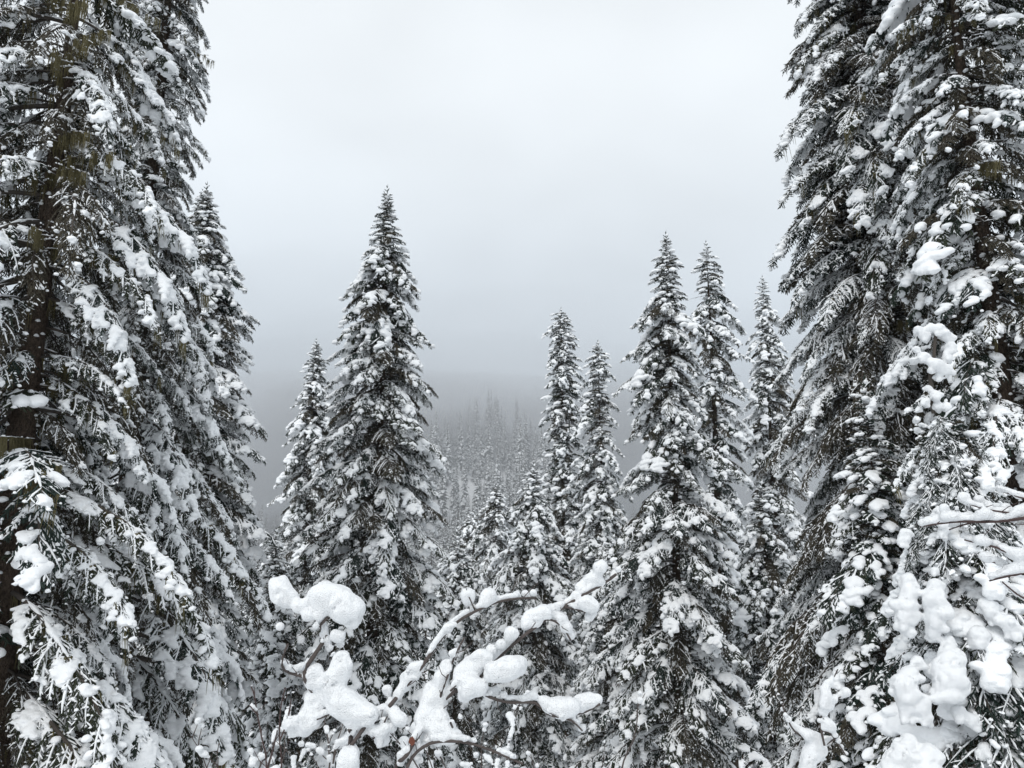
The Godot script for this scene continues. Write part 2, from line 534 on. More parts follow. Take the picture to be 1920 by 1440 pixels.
# o: count, low (lowest bough), mix (kinds for long boughs), apart (snow and lichen as sub-parts), r (trunk radius), dead (bare boughs), lichen (share)
func tree(name_: String, label: String, x: float, z: float, tip: float, profile: Array, o: Dictionary) -> Node3D:
	var gy := ground(x, z)
	var t := thing(name_, label, "tree", Vector3(x, gy, z), o.get("group", "snow-laden conifers on the slope"))
	var seed_ := int(absf(x * 37.0 + z * 113.0 + tip * 11.0))
	var rng := RandomNumberGenerator.new()
	rng.seed = seed_
	var height := tip - gy
	part("trunk", make_trunk(Vector3.ZERO, height, o.get("r", height * 0.0105), seed_), t)
	if o.get("apart", false) and height > 9.0:
		# snow blown against the bark
		var stuck := Shape.new()
		for i in 150:
			var h := rng.randf_range(0.15, 0.8)
			var a := rng.randf_range(-0.5, 2.6) if rng.randf() < 0.7 else rng.randf() * TAU
			if patch.get_noise_3d(a * 0.3, h * height * 0.4, seed_) < 0.0:
				continue
			var rad: float = o.get("r", height * 0.0105) * (1.0 - h) ** 0.85
			var off := Vector3(sin(h * 7.0 + seed_), 0, cos(h * 5.0 + seed_ * 2.0)) * 0.05 * h * (1.0 - h) * 4.0
			stuck.puff(off + UP * (h * height - 0.4) + Vector3(cos(a), 0, sin(a)) * rad, rng.randf_range(0.015, 0.05), rng)
		part("snow", stuck.put(ArrayMesh.new(), M.snow), t.get_node("trunk")).set_meta("kind", "stuff")
	if not o.get("clean", false) and o.get("lichen", 0.0) == 0.0:
		t.rotation = Vector3(rng.randf_range(-0.006, 0.006), 0, rng.randf_range(-0.006, 0.006))
	# the leader at the very top
	var leader := Shape.new()
	var cap := Shape.new()
	leader.twig(Vector3(0, height - 0.5, 0), Vector3(0.02, height + 0.12, 0.0), 0.022)
	for i in 7:
		var a := i * 2.4
		var p := Vector3(0, height - 0.42 + i * 0.06, 0)
		var e := p + Vector3(cos(a), 0.9, sin(a)) * (0.17 - i * 0.014)
		leader.twig(p, e, 0.017)
		if i % 2:
			cap.ridge([p + UP * 0.02, p.lerp(e, 0.5) + UP * 0.025, e + UP * 0.015], 0.022, 0.025, rng)
	cap.snow([[Vector3(0.03, height - 0.1, 0.02), 0.075, 0.08], [Vector3(-0.04, height - 0.28, 0.03), 0.1, 0.08], [Vector3(0.05, height - 0.4, -0.03), 0.11, 0.08]], 0.018, grain, 0.4)
	var top := part("leader", leader.put(ArrayMesh.new(), M.needles[0]), t)
	part("snow", cap.put(ArrayMesh.new(), M.snow), top)
	var low: float = o.low
	var high: float = tip - 0.3
	var count: int = o.count
	# heights: closer together where the crown is narrow
	var table := []
	var sum := 0.0
	for i in 200:
		var y := lerpf(high, low, (i + 0.5) / 200.0)
		sum += 1.0 / (radius_at(profile, y) + o.get("even", 0.5))
		table.append(sum)
	var j := 0
	var turn := rng.randf() * TAU
	var lean := func(a: float, y: float) -> float:
		return 1.0 + 0.1 * sin(a + seed_) + 0.55 * grain.get_noise_3d(cos(a) * 0.035 + seed_, y * 0.07, sin(a) * 0.035)
	for i in count:
		var want := (i + rng.randf_range(0.2, 0.8)) / count * sum
		while j < 199 and table[j] < want:
			j += 1
		var y := lerpf(high, low, (j + rng.randf()) / 200.0)
		turn += 2.39996 + rng.randf_range(-0.5, 0.5)
		var want_r: float = radius_at(profile, y) * (rng.randf_range(0.88, 1.05) if o.get("clean", false) else rng.randf_range(0.75, 1.12) * lean.call(turn, y))
		if rng.randf() < 0.12 and not o.get("clean", false):
			want_r *= rng.randf_range(0.5, 1.25)
		var kind: String
		if rng.randf() < o.get("dead", 0.0):
			kind = "dead"
		elif o.has("only"):
			kind = o.only if want_r > 0.28 else "tip"
		elif want_r < 0.42:
			kind = "tip"
		elif want_r < 0.85:
			kind = "short"
		else:
			kind = o.mix[rng.randi() % o.mix.size()] if want_r < o.get("far_at", 1.6) else o.get("far", "arch")
		# a tree that has lost boughs on one side shows its trunk there
		if o.has("open") and absf(angle_difference(turn, o.open[0])) < o.open[1] and y > o.open[2]:
			if rng.randf() < 0.35:
				continue
			kind = "dead" if rng.randf() < 0.35 else ("arch" if rng.randf() < 0.5 else "short")
		if o.has("thin") and y > o.thin:
			if rng.randf() < 0.25:
				continue
			if rng.randf() < 0.35:
				kind = "dead"
		var b: Dictionary = lib[kind][rng.randi() % lib[kind].size()]
		var sc: float = clampf(want_r / b.reach, 0.55, 1.6)
		if kind == "dead":
			sc = minf(sc, 0.9)
		var foot := Vector3(0, clampf(y + b.drop * sc * 0.55 - gy, 0.5, height - 0.12), 0)
		var basis := Basis(UP, turn) * Basis(Vector3.RIGHT, rng.randf_range(-0.1, 0.1)) * Basis(Vector3.BACK, rng.randf_range(-0.08, 0.08))
		basis = basis.scaled(Vector3(sc, sc, sc) * Vector3(rng.randf_range(0.85, 1.15), 1.0, 1.0))
		var m: MeshInstance3D
		var with_lichen: bool = b.lichen != null and rng.randf() < o.get("lichen", 0.0)
		if o.get("apart", false):
			m = part("bough", b.bough, t)
			part("snow", b.snow, m)
		else:
			m = part("bough", b.all, t)
		if with_lichen:
			part("lichen", b.lichen, m).set_meta("kind", "stuff")
		m.transform = Transform3D(basis, foot)
	# the inner boughs and the ones past the first three hundred, too tangled to tell apart
	var fill: int = o.get("fill", count * 0.8)
	var sets := {}
	j = 0
	for i in fill:
		var want := (i + rng.randf()) / fill * sum
		while j < 199 and table[j] < want:
			j += 1
		var y := lerpf(high, low, (j + rng.randf()) / 200.0)
		turn += 2.39996 + rng.randf_range(-0.6, 0.6)
		if o.has("open") and (absf(angle_difference(turn, o.open[0])) < 0.7 and rng.randf() < 0.6 or y > o.thin):
			continue
		var want_r: float = radius_at(profile, y) * rng.randf_range(0.4, 0.97 if o.get("clean", false) else 0.88) * lean.call(turn, y)
		var kind: String = "tip" if want_r < 0.35 else ("short" if want_r < 0.75 else (o.mix[0] if want_r < o.get("far_at", 1.6) else o.get("far", "arch")))
		if o.has("only") and want_r > 0.25:
			kind = o.only
		var b: Dictionary = lib[kind + "_inner"][(rng.randi() + seed_) % 3]
		var sc: float = clampf(want_r / b.reach, 0.55, 1.4)
		var foot := Vector3(0, clampf(y + b.drop * sc * 0.55 - gy, 0.5, height - 0.2), 0)
		var basis := (Basis(UP, turn) * Basis(Vector3.RIGHT, rng.randf_range(-0.15, 0.15)) * Basis(Vector3.BACK, rng.randf_range(-0.15, 0.15))).scaled(Vector3.ONE * sc)
		if not sets.has(b):
			sets[b] = []
		sets[b].append(Transform3D(basis, foot))
	for b in sets:
		var mm := MultiMesh.new()
		mm.transform_format = MultiMesh.TRANSFORM_3D
		mm.mesh = b.all
		mm.instance_count = sets[b].size()
		for i in sets[b].size():
			mm.set_instance_transform(i, sets[b][i])
		var o2 := MultiMeshInstance3D.new()
		o2.name = "foliage"
		o2.multimesh = mm
		o2.set_meta("kind", "stuff")
		t.add_child(o2, true)
	return t


# a far conifer in one mesh of three materials: tiers of ragged boughs, each with snow on it
func far_tree(seed_: int, h: float, r: float, tiers: int, per: int) -> ArrayMesh:
	var rng := RandomNumberGenerator.new()
	rng.seed = seed_
	var wood := Shape.new()
	var green := Shape.new()
	var white := Shape.new()
	wood.tube([Vector3.ZERO, UP * h * 0.6, UP * h], [h * 0.011, h * 0.007, 0.02], 5)
	for i in tiers:
		var u := (i + 0.5) / tiers
		var y := h * (1.0 - 0.9 * u)
		var rad := r * (0.08 + 0.92 * u ** 0.8) * rng.randf_range(0.75, 1.15)
		for k in per:
			var a := rng.randf() * TAU
			var l := rad * rng.randf_range(0.7, 1.15)
			var d := Vector3(cos(a), 0, sin(a))
			var s := Vector3(-d.z, 0, d.x)
			var p := Vector3(0, y + rng.randf_range(-0.4, 0.4), 0)
			var m := p + d * l * 0.55 + Vector3.DOWN * l * 0.16
			var e := p + d * l + Vector3.DOWN * l * rng.randf_range(0.45, 0.75)
			var w := l * rng.randf_range(0.22, 0.34)
			var q := green.v.size()
			for pair in [[p, UP], [m + s * w, (UP + s * 0.5).normalized()], [m - s * w, (UP - s * 0.5).normalized()], [e, (UP + d).normalized()], [m + Vector3.DOWN * w * 0.9, (d + Vector3.DOWN).normalized()]]:
				green.vert(pair[0], pair[1])
			green.tri(q, q + 1, q + 4)
			green.tri(q, q + 2, q + 4)
			green.tri(q + 1, q + 3, q + 4)
			green.tri(q + 2, q + 3, q + 4)
			green.tri(q, q + 1, q + 2)
			green.tri(q + 1, q + 2, q + 3)
			if rng.randf() < 0.9:
				white.ridge([p.lerp(m, 0.4) + UP * 0.06, m + UP * 0.07, m.lerp(e, rng.randf_range(0.5, 0.95)) + UP * 0.06], w * rng.randf_range(0.8, 1.25), w * 0.5, rng)
	var mesh := wood.put(ArrayMesh.new(), M.bark)
	green.put(mesh, M.needles[seed_ % 3])
	return white.put(mesh, M.snow)


func far_forest() -> void:
	var rng := RandomNumberGenerator.new()
	rng.seed = 77
	var kinds := []
	for i in 5:
		kinds.append(far_tree(900 + i, 20.0, [2.3, 1.9, 2.7, 2.1, 1.7][i], 26, 7))
	# the nearest trees of the far slope, seen through the gap between the near ones
	for i in 44:
		var d := 195.0 + 70.0 * i / 44.0
		var x := rng.randf_range(-0.14, 0.075) * d if i % 6 else rng.randf_range(-0.32, -0.27) * d
		var m := MeshInstance3D.new()
		m.name = called("hillside_conifer")
		m.mesh = kinds[i % 5]
		m.position = Vector3(x, ground(x, -d) - 0.3, -d)
		m.rotation.y = rng.randf() * TAU
		m.scale = Vector3.ONE * rng.randf_range(0.75, 1.25)
		m.set_meta("label", "hazy snow-dusted conifer on the misty hillside across the valley")
		m.set_meta("category", "tree")
		m.set_meta("group", "hazy conifers of the far hillside")
		add_child(m, true)
	for kind in 5:
		var mm := MultiMesh.new()
		mm.transform_format = MultiMesh.TRANSFORM_3D
		mm.mesh = kinds[kind]
		var spots := []
		while spots.size() < 1900:
			var d := 80.0 + 560.0 * rng.randf() ** 0.8
			var x := rng.randf_range(-0.8, 0.8) * d
			if patch.get_noise_2d(x * 0.007, d * 0.005) < -0.05 - 0.3 * rng.randf() and d > 340.0:
				continue
			spots.append(Transform3D(Basis(UP, rng.randf() * TAU).scaled(Vector3.ONE * rng.randf_range(0.4, 1.25)), Vector3(x, ground(x, -d) - 0.4, -d)))
		mm.instance_count = spots.size()
		for i in spots.size():
			mm.set_instance_transform(i, spots[i])
		var o := MultiMeshInstance3D.new()
		o.name = called("hillside_forest")
		o.multimesh = mm
		o.set_meta("kind", "stuff")
		o.set_meta("label", "dense snowy forest fading into cloud on the far hillside")
		o.set_meta("category", "forest")
		add_child(o, true)


# ---------------------------------------------------------------- shrubs traced in centimetres from their foot
func strokes(parent: Node3D, snow: Array, stems: Array, cell: float, bark: Material, to_ground := 0.0, swell := 1.5, knobs := 0, stem_name := "branch") -> void:
	var balls := []
	var rng := RandomNumberGenerator.new()
	rng.seed = 11 + stems.size()
	for s in stems:
		var pts := []
		for i in range(2, s.size(), 3):
			pts.append(Vector3(s[i], s[i + 1], s[i + 2]) * 0.01)
		if to_ground < 0.0 and pts[0].y < 0.12:
			pts.push_front(Vector3(pts[0].x * 0.6, to_ground, pts[0].z))
		# ease the corners
		var curve := Curve3D.new()
		for i in pts.size():
			var tan_: Vector3 = (pts[mini(i + 1, pts.size() - 1)] - pts[maxi(i - 1, 0)]) * 0.16
			curve.add_point(pts[i], -tan_, tan_)
		curve.bake_interval = 0.02
		var l := curve.get_baked_length()
		var m := maxi(3, int(l / 0.03))
		var line := []
		var radii := []
		for i in m + 1:
			var p := curve.sample_baked(l * i / m)
			line.append(p)
			radii.append(lerpf(s[0], s[1], i / float(m)) * 0.01 * (1.0 + 0.2 * grain.get_noise_3d(p.x * 8.0, p.y * 8.0, p.z * 8.0)))
		# a thin line of snow on the upper side wherever the branch is not too steep
		for i in range(1, m):
			var d: Vector3 = line[i] - line[i - 1]
			if knobs == 0 and line[i].y > 0.3 and absf(d.normalized().y) < 0.8 and grain.get_noise_3d(line[i].x * 0.5, line[i].y * 0.5, s[2] + 3.0) > -0.12:
				var b: float = radii[i] * 1.1 + 0.012 * swell / 1.5
				for u in [0.0, 0.5]:
					balls.append([line[i].lerp(line[i - 1], u) + UP * (radii[i] * 0.7 + b * 0.5) - Vector3(0, 0, 0.006), b, b])
		var sh := Shape.new()
		if knobs == 0:
			for i in range(2, m, 2):
				if line[i].y < 0.25 or rng.randf() < 0.35:
					continue
				var d: Vector3 = (line[i] - line[i - 1]).normalized()
				var o := (d * 0.6 + Vector3(rng.randf_range(-1, 1), rng.randf_range(-0.3, 1), rng.randf_range(-1, 1))).normalized()
				var l2 := rng.randf_range(0.02, 0.1)
				var p1: Vector3 = line[i] + o * l2 * 0.5
				var p2 := p1 + (o + d * 0.5 + UP * 0.2).normalized() * l2 * 0.6
				sh.tube([line[i], p1, p2], [0.0019, 0.0016, 0.0012], 5)
				if rng.randf() < 0.6:
					var b2 := rng.randf_range(0.006, 0.013)
					balls.append([p2 + UP * b2 * 0.5, b2 * 1.2, b2])
					balls.append([p1 + UP * b2 * 0.6, b2 * 1.2, b2])
		sh.tube(line, radii, 7)
		part(stem_name, sh.put(ArrayMesh.new(), bark), parent)
	for i in range(0, snow.size(), 4):
		var r: float = snow[i + 3] * 0.01 * swell * rng.randf_range(0.82, 1.1)
		var c := Vector3(snow[i], snow[i + 1], snow[i + 2] - 1.2) * 0.01
		balls.append([c, r, r * 0.92])
		for q in knobs:
			var o := Vector3(rng.randf_range(-1, 1), rng.randf_range(-1.2, 0.1), rng.randf_range(-1, 1)).normalized()
			var s := rng.randf_range(0.3, 0.6)
			balls.append([c + o * r * 0.75, r * s, r * s * 0.85])
	var w := Shape.new()
	w.snow(balls, cell, grain, 0.8 if knobs else 1.1)
	part("snow", w.put(ArrayMesh.new(), M.near_snow), parent)


func centre_shrub() -> void:
	var snow := [-49.8,106.2,-13.4,3.7, -47.0,102.4,-11.2,4.3, -43.9,100.4,-11.6,3.8, -40.0,98.4,-8.7,3.4, -36.3,95.1,-6.8,2.3, -33.3,91.2,-7.4,1.7, -32.0,101.3,-12.5,5.6, -28.8,100.6,-11.8,5.8, -25.6,99.4,-11.6,6.0, -21.9,97.8,-8.3,5.7, -20.8,95.3,-10.2,5.1, -31.9,97.4,-8.7,3.0, -32.3,95.0,-8.0,2.1, -46.9,91.2,-7.6,2.1, -25.0,87.7,-8.3,2.7, -24.9,84.1,-12.6,1.7, -31.1,87.7,-12.0,2.1, -30.0,85.2,-11.8,1.9, -28.8,82.7,-11.8,1.7, -44.2,78.4,-8.2,1.5, -42.9,76.4,-8.9,1.7, -41.0,75.5,-10.8,1.7, -38.7,76.3,-11.4,1.7, -36.5,78.1,-12.1,1.5, -34.1,81.5,-12.3,1.3, -30.7,85.9,-7.5,1.1, -32.7,75.5,-7.6,3.0, -33.2,71.3,-8.0,3.2, -22.8,78.6,-7.0,3.8, -21.3,76.5,-5.1,3.8, -23.6,74.3,-6.8,4.6, -25.5,72.0,-4.5,4.0, -29.4,70.6,-9.6,4.0, -32.7,61.5,-10.2,4.7, -30.4,65.3,-8.3,3.8, -34.1,58.6,-6.8,4.2, -36.4,54.4,-10.5,2.8, -40.9,57.3,-8.4,3.4, -40.6,53.3,-10.3,2.3, -33.8,65.2,-10.1,3.0, -24.9,67.8,-5.1,3.3, -21.7,64.6,-4.5,5.0, -19.0,62.9,-5.6,5.2, -15.5,61.5,-4.6,5.4, -11.7,60.8,-3.0,4.2, -17.1,58.4,-3.8,3.1, -14.2,55.8,-6.9,3.6, -9.5,60.3,-7.3,2.9, -7.2,61.4,-8.3,2.5, -5.0,62.4,-12.8,2.4, -2.5,65.8,-11.7,2.1, -0.5,68.5,-14.2,2.2, -7.0,66.7,-14.8,2.6, -8.6,54.7,-4.1,3.3, -7.6,51.9,-8.0,3.0, -7.4,51.0,-3.2,1.7, -2.3,61.5,-4.5,2.9, -0.5,59.5,-3.2,2.7, -3.3,56.3,-5.8,1.9, -5.5,56.5,-3.7,1.9, 0.7,58.2,-4.1,1.9, -17.6,48.8,-1.5,3.5, -17.6,46.7,1.1,4.1, -18.1,42.8,-0.4,4.1, -0.0,70.9,-17.4,2.8, 2.4,73.8,-13.4,3.4, 4.9,75.4,-14.0,2.4, 7.7,79.7,-15.9,1.3, 10.3,82.2,-19.9,1.3, 15.3,89.0,-19.9,2.0, 17.9,90.4,-18.4,1.7, 22.8,101.5,-21.0,2.6, 23.0,99.1,-20.9,2.4, 30.7,100.9,-23.4,3.1, 29.3,98.4,-21.7,2.2, 24.5,94.8,-26.4,1.3, 34.8,98.9,-28.4,1.4, 38.0,99.9,-29.5,1.6, 41.9,100.5,-29.0,1.6, 45.6,101.0,-31.2,2.0, 48.7,101.6,-26.3,1.8, 21.0,92.9,-28.7,1.1, 12.4,67.0,-10.8,5.1, 10.7,62.5,-9.7,5.1, 9.0,58.4,-7.5,4.4, 7.4,54.9,-10.7,3.2, 14.5,72.6,-8.7,3.8, 15.9,76.9,-9.9,2.3, 18.1,81.6,-6.8,1.5, 14.0,59.7,-6.1,2.9, 14.9,56.4,-2.7,4.4, 18.0,54.3,-0.8,3.5, 12.5,52.5,-2.3,3.1, 8.9,51.9,-5.8,2.1, 6.0,50.8,-2.0,1.9, 3.4,48.7,-0.1,1.6, 0.6,45.6,-0.3,1.6, 20.8,55.0,-1.0,1.6, 21.3,60.0,-4.7,1.7, 22.1,73.7,-7.2,4.0, 25.4,77.0,-7.5,4.2, 29.3,79.9,-7.2,3.6, 32.5,81.7,-13.3,3.0, 35.8,84.4,-10.7,2.6, 39.2,87.0,-10.2,1.9, 33.4,75.7,-2.4,3.5, 36.7,76.6,-2.3,4.1, 39.8,77.4,-3.0,4.4, 42.5,77.6,-6.1,3.6, 37.3,74.5,-2.9,2.7, 24.8,70.6,-2.2,4.1, 22.7,66.7,-4.9,2.7, 28.6,70.3,-3.5,3.5, 31.3,67.6,-8.0,2.5, 40.2,88.6,-9.7,3.2, 45.2,91.4,-13.0,3.0, 48.3,93.1,-15.4,3.5, 52.4,95.2,-14.0,3.9, 56.3,95.5,-18.4,3.5, 59.2,93.0,-16.2,2.6, 61.0,89.7,-15.6,2.6, 62.7,86.5,-17.5,2.4, 58.6,98.1,-15.2,1.9, 61.9,99.1,-18.3,2.4, 65.0,101.4,-18.0,2.6, 68.0,103.4,-22.7,2.9, 71.0,105.8,-23.1,3.1, 72.8,107.9,-21.9,2.9, 74.8,112.0,-19.9,3.3, 75.3,106.1,-22.0,2.2, 78.2,107.9,-22.7,1.1, 82.5,110.9,-23.2,1.3, 64.2,97.7,-13.4,1.3, 66.6,98.1,-17.2,2.2, 68.6,99.3,-12.9,3.2, 70.6,97.8,-12.3,2.8, 71.1,95.2,-17.6,2.4, 70.0,93.5,-15.4,1.7, 34.2,67.7,-9.9,1.9, 37.2,67.0,-7.0,1.5, 40.2,65.3,-10.6,1.3, 44.1,65.3,-9.8,1.3, 48.1,65.9,-11.2,1.9, 52.1,64.0,-11.5,2.1, 55.6,62.7,-10.7,3.4, 59.0,62.0,-8.9,4.0, 62.2,62.0,-10.2,3.8, 66.2,62.3,-14.8,3.2, 69.7,63.5,-15.6,2.8, 72.8,63.3,-16.3,2.4, 64.6,56.2,-13.4,1.5, 66.6,53.4,-15.9,1.7, 9.7,52.6,-1.8,0.8, 12.9,54.0,-0.9,0.8, 16.4,53.9,-1.9,0.8, 20.3,54.1,-0.2,0.8, 23.5,53.6,-0.9,1.0, 26.9,52.6,-1.1,0.8, 30.8,52.4,1.4,1.0, 34.1,50.1,-2.5,1.5, 37.3,48.6,-2.7,1.5, 40.2,48.7,2.6,1.0]
	var stems := [
		[1.23,0.82,-15.7,-2.6,-5.8,-18.4,42.4,-6.4,-18.1,51.2,-5.3,-17.4,55.6,-2.2,-21.1,57.8,-7.9,-24.8,61.8,-3.9,-28.3,63.7,-9.6,-34.0,68.8,-8.5,-35.8,73.8,-5.5,-35.7,76.8,-6.7,-33.6,80.7,-10.2,-31.0,84.7,-10.4],
		[0.63,0.42,-37.3,72.7,-11.5,-43.9,74.2,-12.6,-44.8,76.7,-8.3,-44.7,79.9,-7.0,-44.4,84.2,-12.5],
		[0.62,0.31,-33.6,69.0,-7.1,-29.7,72.3,-12.3,-22.8,74.7,-7.7],
		[0.73,0.52,-31.3,84.4,-11.9,-30.0,87.7,-12.3,-32.8,91.0,-13.5,-37.8,97.0,-12.1,-43.0,97.1,-14.7,-46.0,103.0,-11.2],
		[0.63,0.42,-32.2,91.3,-11.0,-29.4,93.9,-9.0,-27.7,95.4,-12.4,-23.4,94.5,-11.6,-20.1,95.7,-9.8],
		[0.41,0.25,-25.7,60.8,-8.2,-28.5,59.9,-5.2,-31.3,59.0,-5.2,-37.9,56.0,-8.6],
		[0.41,0.24,-17.6,55.4,-2.9,-15.0,56.6,-5.2,-11.7,59.0,-3.6],
		[0.82,0.41,-11.9,58.3,-4.8,-5.7,62.1,-8.5,-0.4,68.2,-13.2,4.2,73.1,-14.0,7.6,77.9,-13.3,12.2,84.5,-20.5,18.4,90.8,-22.8,26.0,95.3,-20.6,34.4,98.2,-25.7,42.3,99.5,-27.0,49.7,99.2,-31.7],
		[0.71,0.71,-17.4,50.8,-1.9,-12.0,58.2,-5.4],
		[1.20,0.60,-7.0,0.9,2.1,-1.5,42.1,-2.5,2.3,47.7,1.0,5.5,52.9,-0.9,7.5,55.4,-5.7,12.3,62.1,-9.0,18.5,67.8,-8.5,26.5,71.1,-9.7,29.9,74.1,-14.0,36.9,80.6,-15.3,46.2,88.4,-12.7,53.6,92.6,-19.4,60.3,97.3,-17.0,69.1,102.1,-19.3,77.7,106.3,-24.3,81.5,109.1,-23.5],
		[0.52,0.31,12.3,62.2,-8.8,15.8,71.7,-5.8,17.3,76.4,-10.7,19.4,81.7,-7.3,22.5,87.3,-7.9],
		[0.37,0.25,17.8,69.1,-5.0,19.8,71.1,-4.0,23.8,73.9,-5.3],
		[0.62,0.42,26.5,71.2,-9.4,29.3,67.6,-9.4,32.2,66.6,-6.3,39.0,64.1,-9.3,48.9,63.4,-11.8,55.0,58.7,-12.6,66.2,59.0,-15.2,73.2,62.3,-14.9],
		[0.41,0.31,54.8,59.9,-7.5,61.7,58.2,-8.5,66.2,53.6,-12.1],
		[0.42,0.32,60.2,97.6,-14.1,64.8,96.5,-16.6,70.1,94.8,-17.9],
		[0.42,0.32,53.5,93.1,-15.8,58.6,91.1,-16.1,62.6,85.2,-15.7],
		[0.60,0.40,1.3,40.0,3.1,4.7,47.4,-0.7,8.8,51.6,1.7,12.8,52.6,-1.2,20.5,53.7,2.2,25.6,52.0,-1.5,33.5,49.6,-1.2,41.3,46.6,-0.4,43.9,45.8,0.3],
		[0.36,0.24,18.5,59.9,2.2,19.8,55.4,-1.6,21.5,51.9,0.8],
		[0.41,0.31,30.2,75.6,-6.0,36.3,75.1,-2.8,43.1,77.9,-2.5],
		[0.41,0.31,-9.5,53.4,-2.9,-7.9,54.6,-6.9,-4.9,60.4,-3.1],
		[0.35,0.26,25.9,95.1,-22.4,23.5,100.7,-19.2],
		[0.35,0.26,32.8,97.6,-25.5,30.7,101.8,-24.1]]
	var t := thing("snowy_shrub", "bare shrub loaded with thick snow pillows in front of the valley gap", "shrub", Vector3(-0.402, -1.306, -2.9))
	strokes(t, snow, stems, 0.0085, M.shrub, -1.75, 1.52)
	# one withered leaf
	var leaf := Shape.new()
	var c := Vector3(0.05, 0.535, 0.02)
	var a := leaf.vert(c, Vector3.BACK)
	for q in [Vector3(-0.018, 0.0, 0.004), Vector3(-0.012, 0.018, 0.008), Vector3(0.002, 0.028, 0.002), Vector3(0.014, 0.014, 0.007), Vector3(0.016, -0.006, 0.003), Vector3(0.0, -0.02, 0.0)]:
		leaf.vert(c + q * 0.7, Vector3(q.x * 10.0, 0.2, 1.0).normalized())
	for i in 6:
		leaf.tri(a, a + 1 + i, a + 1 + (i + 1) % 6)
	part("withered_leaf", leaf.put(ArrayMesh.new(), M.leaf), t)


func side_shrub() -> void:
	var snow := [-51.9,131.7,-22.8,1.6, -47.4,132.4,-25.8,1.8, -44.6,133.0,-24.1,1.8, -43.6,133.9,-19.8,2.0, -43.6,137.3,-20.0,2.0, -41.1,134.1,-18.4,2.0, -37.9,134.5,-18.4,2.2, -34.9,134.5,-18.0,2.2, -34.9,134.5,-12.6,2.2, -32.7,134.9,-10.9,2.4, -27.4,135.1,-14.5,2.4, -26.5,135.3,-10.8,2.6, -22.8,135.7,-11.6,2.6, -23.4,136.0,-5.8,2.8, -19.3,136.5,-7.2,2.8, -14.8,137.1,-7.6,2.8, -13.5,137.6,-3.4,2.7, -35.2,126.4,-22.7,1.4, -33.2,125.4,-20.7,1.6, -34.1,124.7,-13.9,1.8, -32.1,124.1,-12.2,2.0, -28.2,123.3,-13.6,2.0, -24.7,121.6,-14.3,2.2, -25.0,120.0,-9.3,2.4, -23.7,119.1,-6.6,2.6, -20.0,118.3,-6.2,2.6, -18.7,118.1,-2.2,2.5, -31.3,111.3,-13.3,1.3, -28.1,112.3,-13.0,1.7, -25.7,113.2,-11.6,2.0, -24.6,114.2,-8.4,2.1, -22.1,115.1,-6.7,2.1, -19.1,116.0,-5.0,2.3, -15.1,116.6,-4.8,2.3, -33.2,118.6,-13.7,2.0, -31.8,117.8,-12.1,2.0, -26.2,116.3,-17.0,1.8, -24.6,115.4,-15.3,1.5, -28.8,108.8,-10.9,0.9, -28.2,107.3,-8.1,1.1, -22.7,105.0,-13.0,1.1, -20.5,103.5,-12.2,1.3, -36.5,141.5,-17.7,2.0, -35.0,139.1,-17.7,1.6, -29.5,140.4,-18.8,2.0, -27.0,138.7,-17.5,2.0, -23.6,137.9,-17.6,2.0, -22.5,137.8,-13.3,2.0, -23.1,144.5,-14.5,1.1, -21.1,143.2,-12.3,1.3, -20.3,141.8,-8.8,1.3]
	var stems := [
		[0.36,0.89,-51.8,129.8,-25.5,-45.0,131.1,-23.7,-39.6,131.9,-19.9,-35.2,132.0,-14.3,-28.7,132.0,-11.2,-23.2,133.2,-4.4,-9.5,136.0,-2.0,13.3,140.6,-1.8],
		[0.29,0.35,-41.7,135.6,-22.5,-40.9,134.9,-21.0,-37.7,131.9,-23.3],
		[0.33,0.77,-36.6,124.7,-21.2,-33.4,123.4,-17.0,-29.2,121.7,-11.2,-22.3,117.4,-7.6,-10.6,116.0,-4.1,9.8,115.8,-1.7],
		[0.32,0.75,-31.9,109.1,-15.1,-29.1,110.8,-10.6,-23.6,112.5,-7.4,-12.9,115.4,-0.9,6.4,116.4,2.7],
		[0.28,0.43,-30.9,116.4,-16.2,-26.3,115.7,-17.9,-23.5,114.2,-15.6,-19.1,112.0,-14.4],
		[0.27,0.63,-31.3,109.2,-8.0,-27.9,105.9,-7.5,-23.7,103.1,-7.9,-12.8,98.1,-4.1,5.5,92.8,-0.2],
		[0.26,0.54,-24.0,145.1,-17.2,-21.5,141.6,-8.4,-7.3,136.6,-5.1],
		[0.26,0.43,-36.3,139.1,-17.7,-31.8,136.7,-12.1,-24.0,135.2,-8.1,-16.7,135.2,-3.6],
		[0.27,0.35,-41.1,128.7,-23.3,-35.2,130.2,-25.7,-31.8,131.9,-20.0],
		[1.24,0.82,1.3,-0.8,-1.7,7.6,70.0,-1.9,9.1,92.5,-2.3,9.6,115.8,-1.4,13.3,140.6,-1.9]]
	var t := thing("snowy_shrub", "shrub reaching long thin snow-lined branches in from the right beside the young spruce", "shrub", Vector3(2.192, -1.328, -2.95))
	strokes(t, snow, stems, 0.01, M.red, -1.7, 1.75)


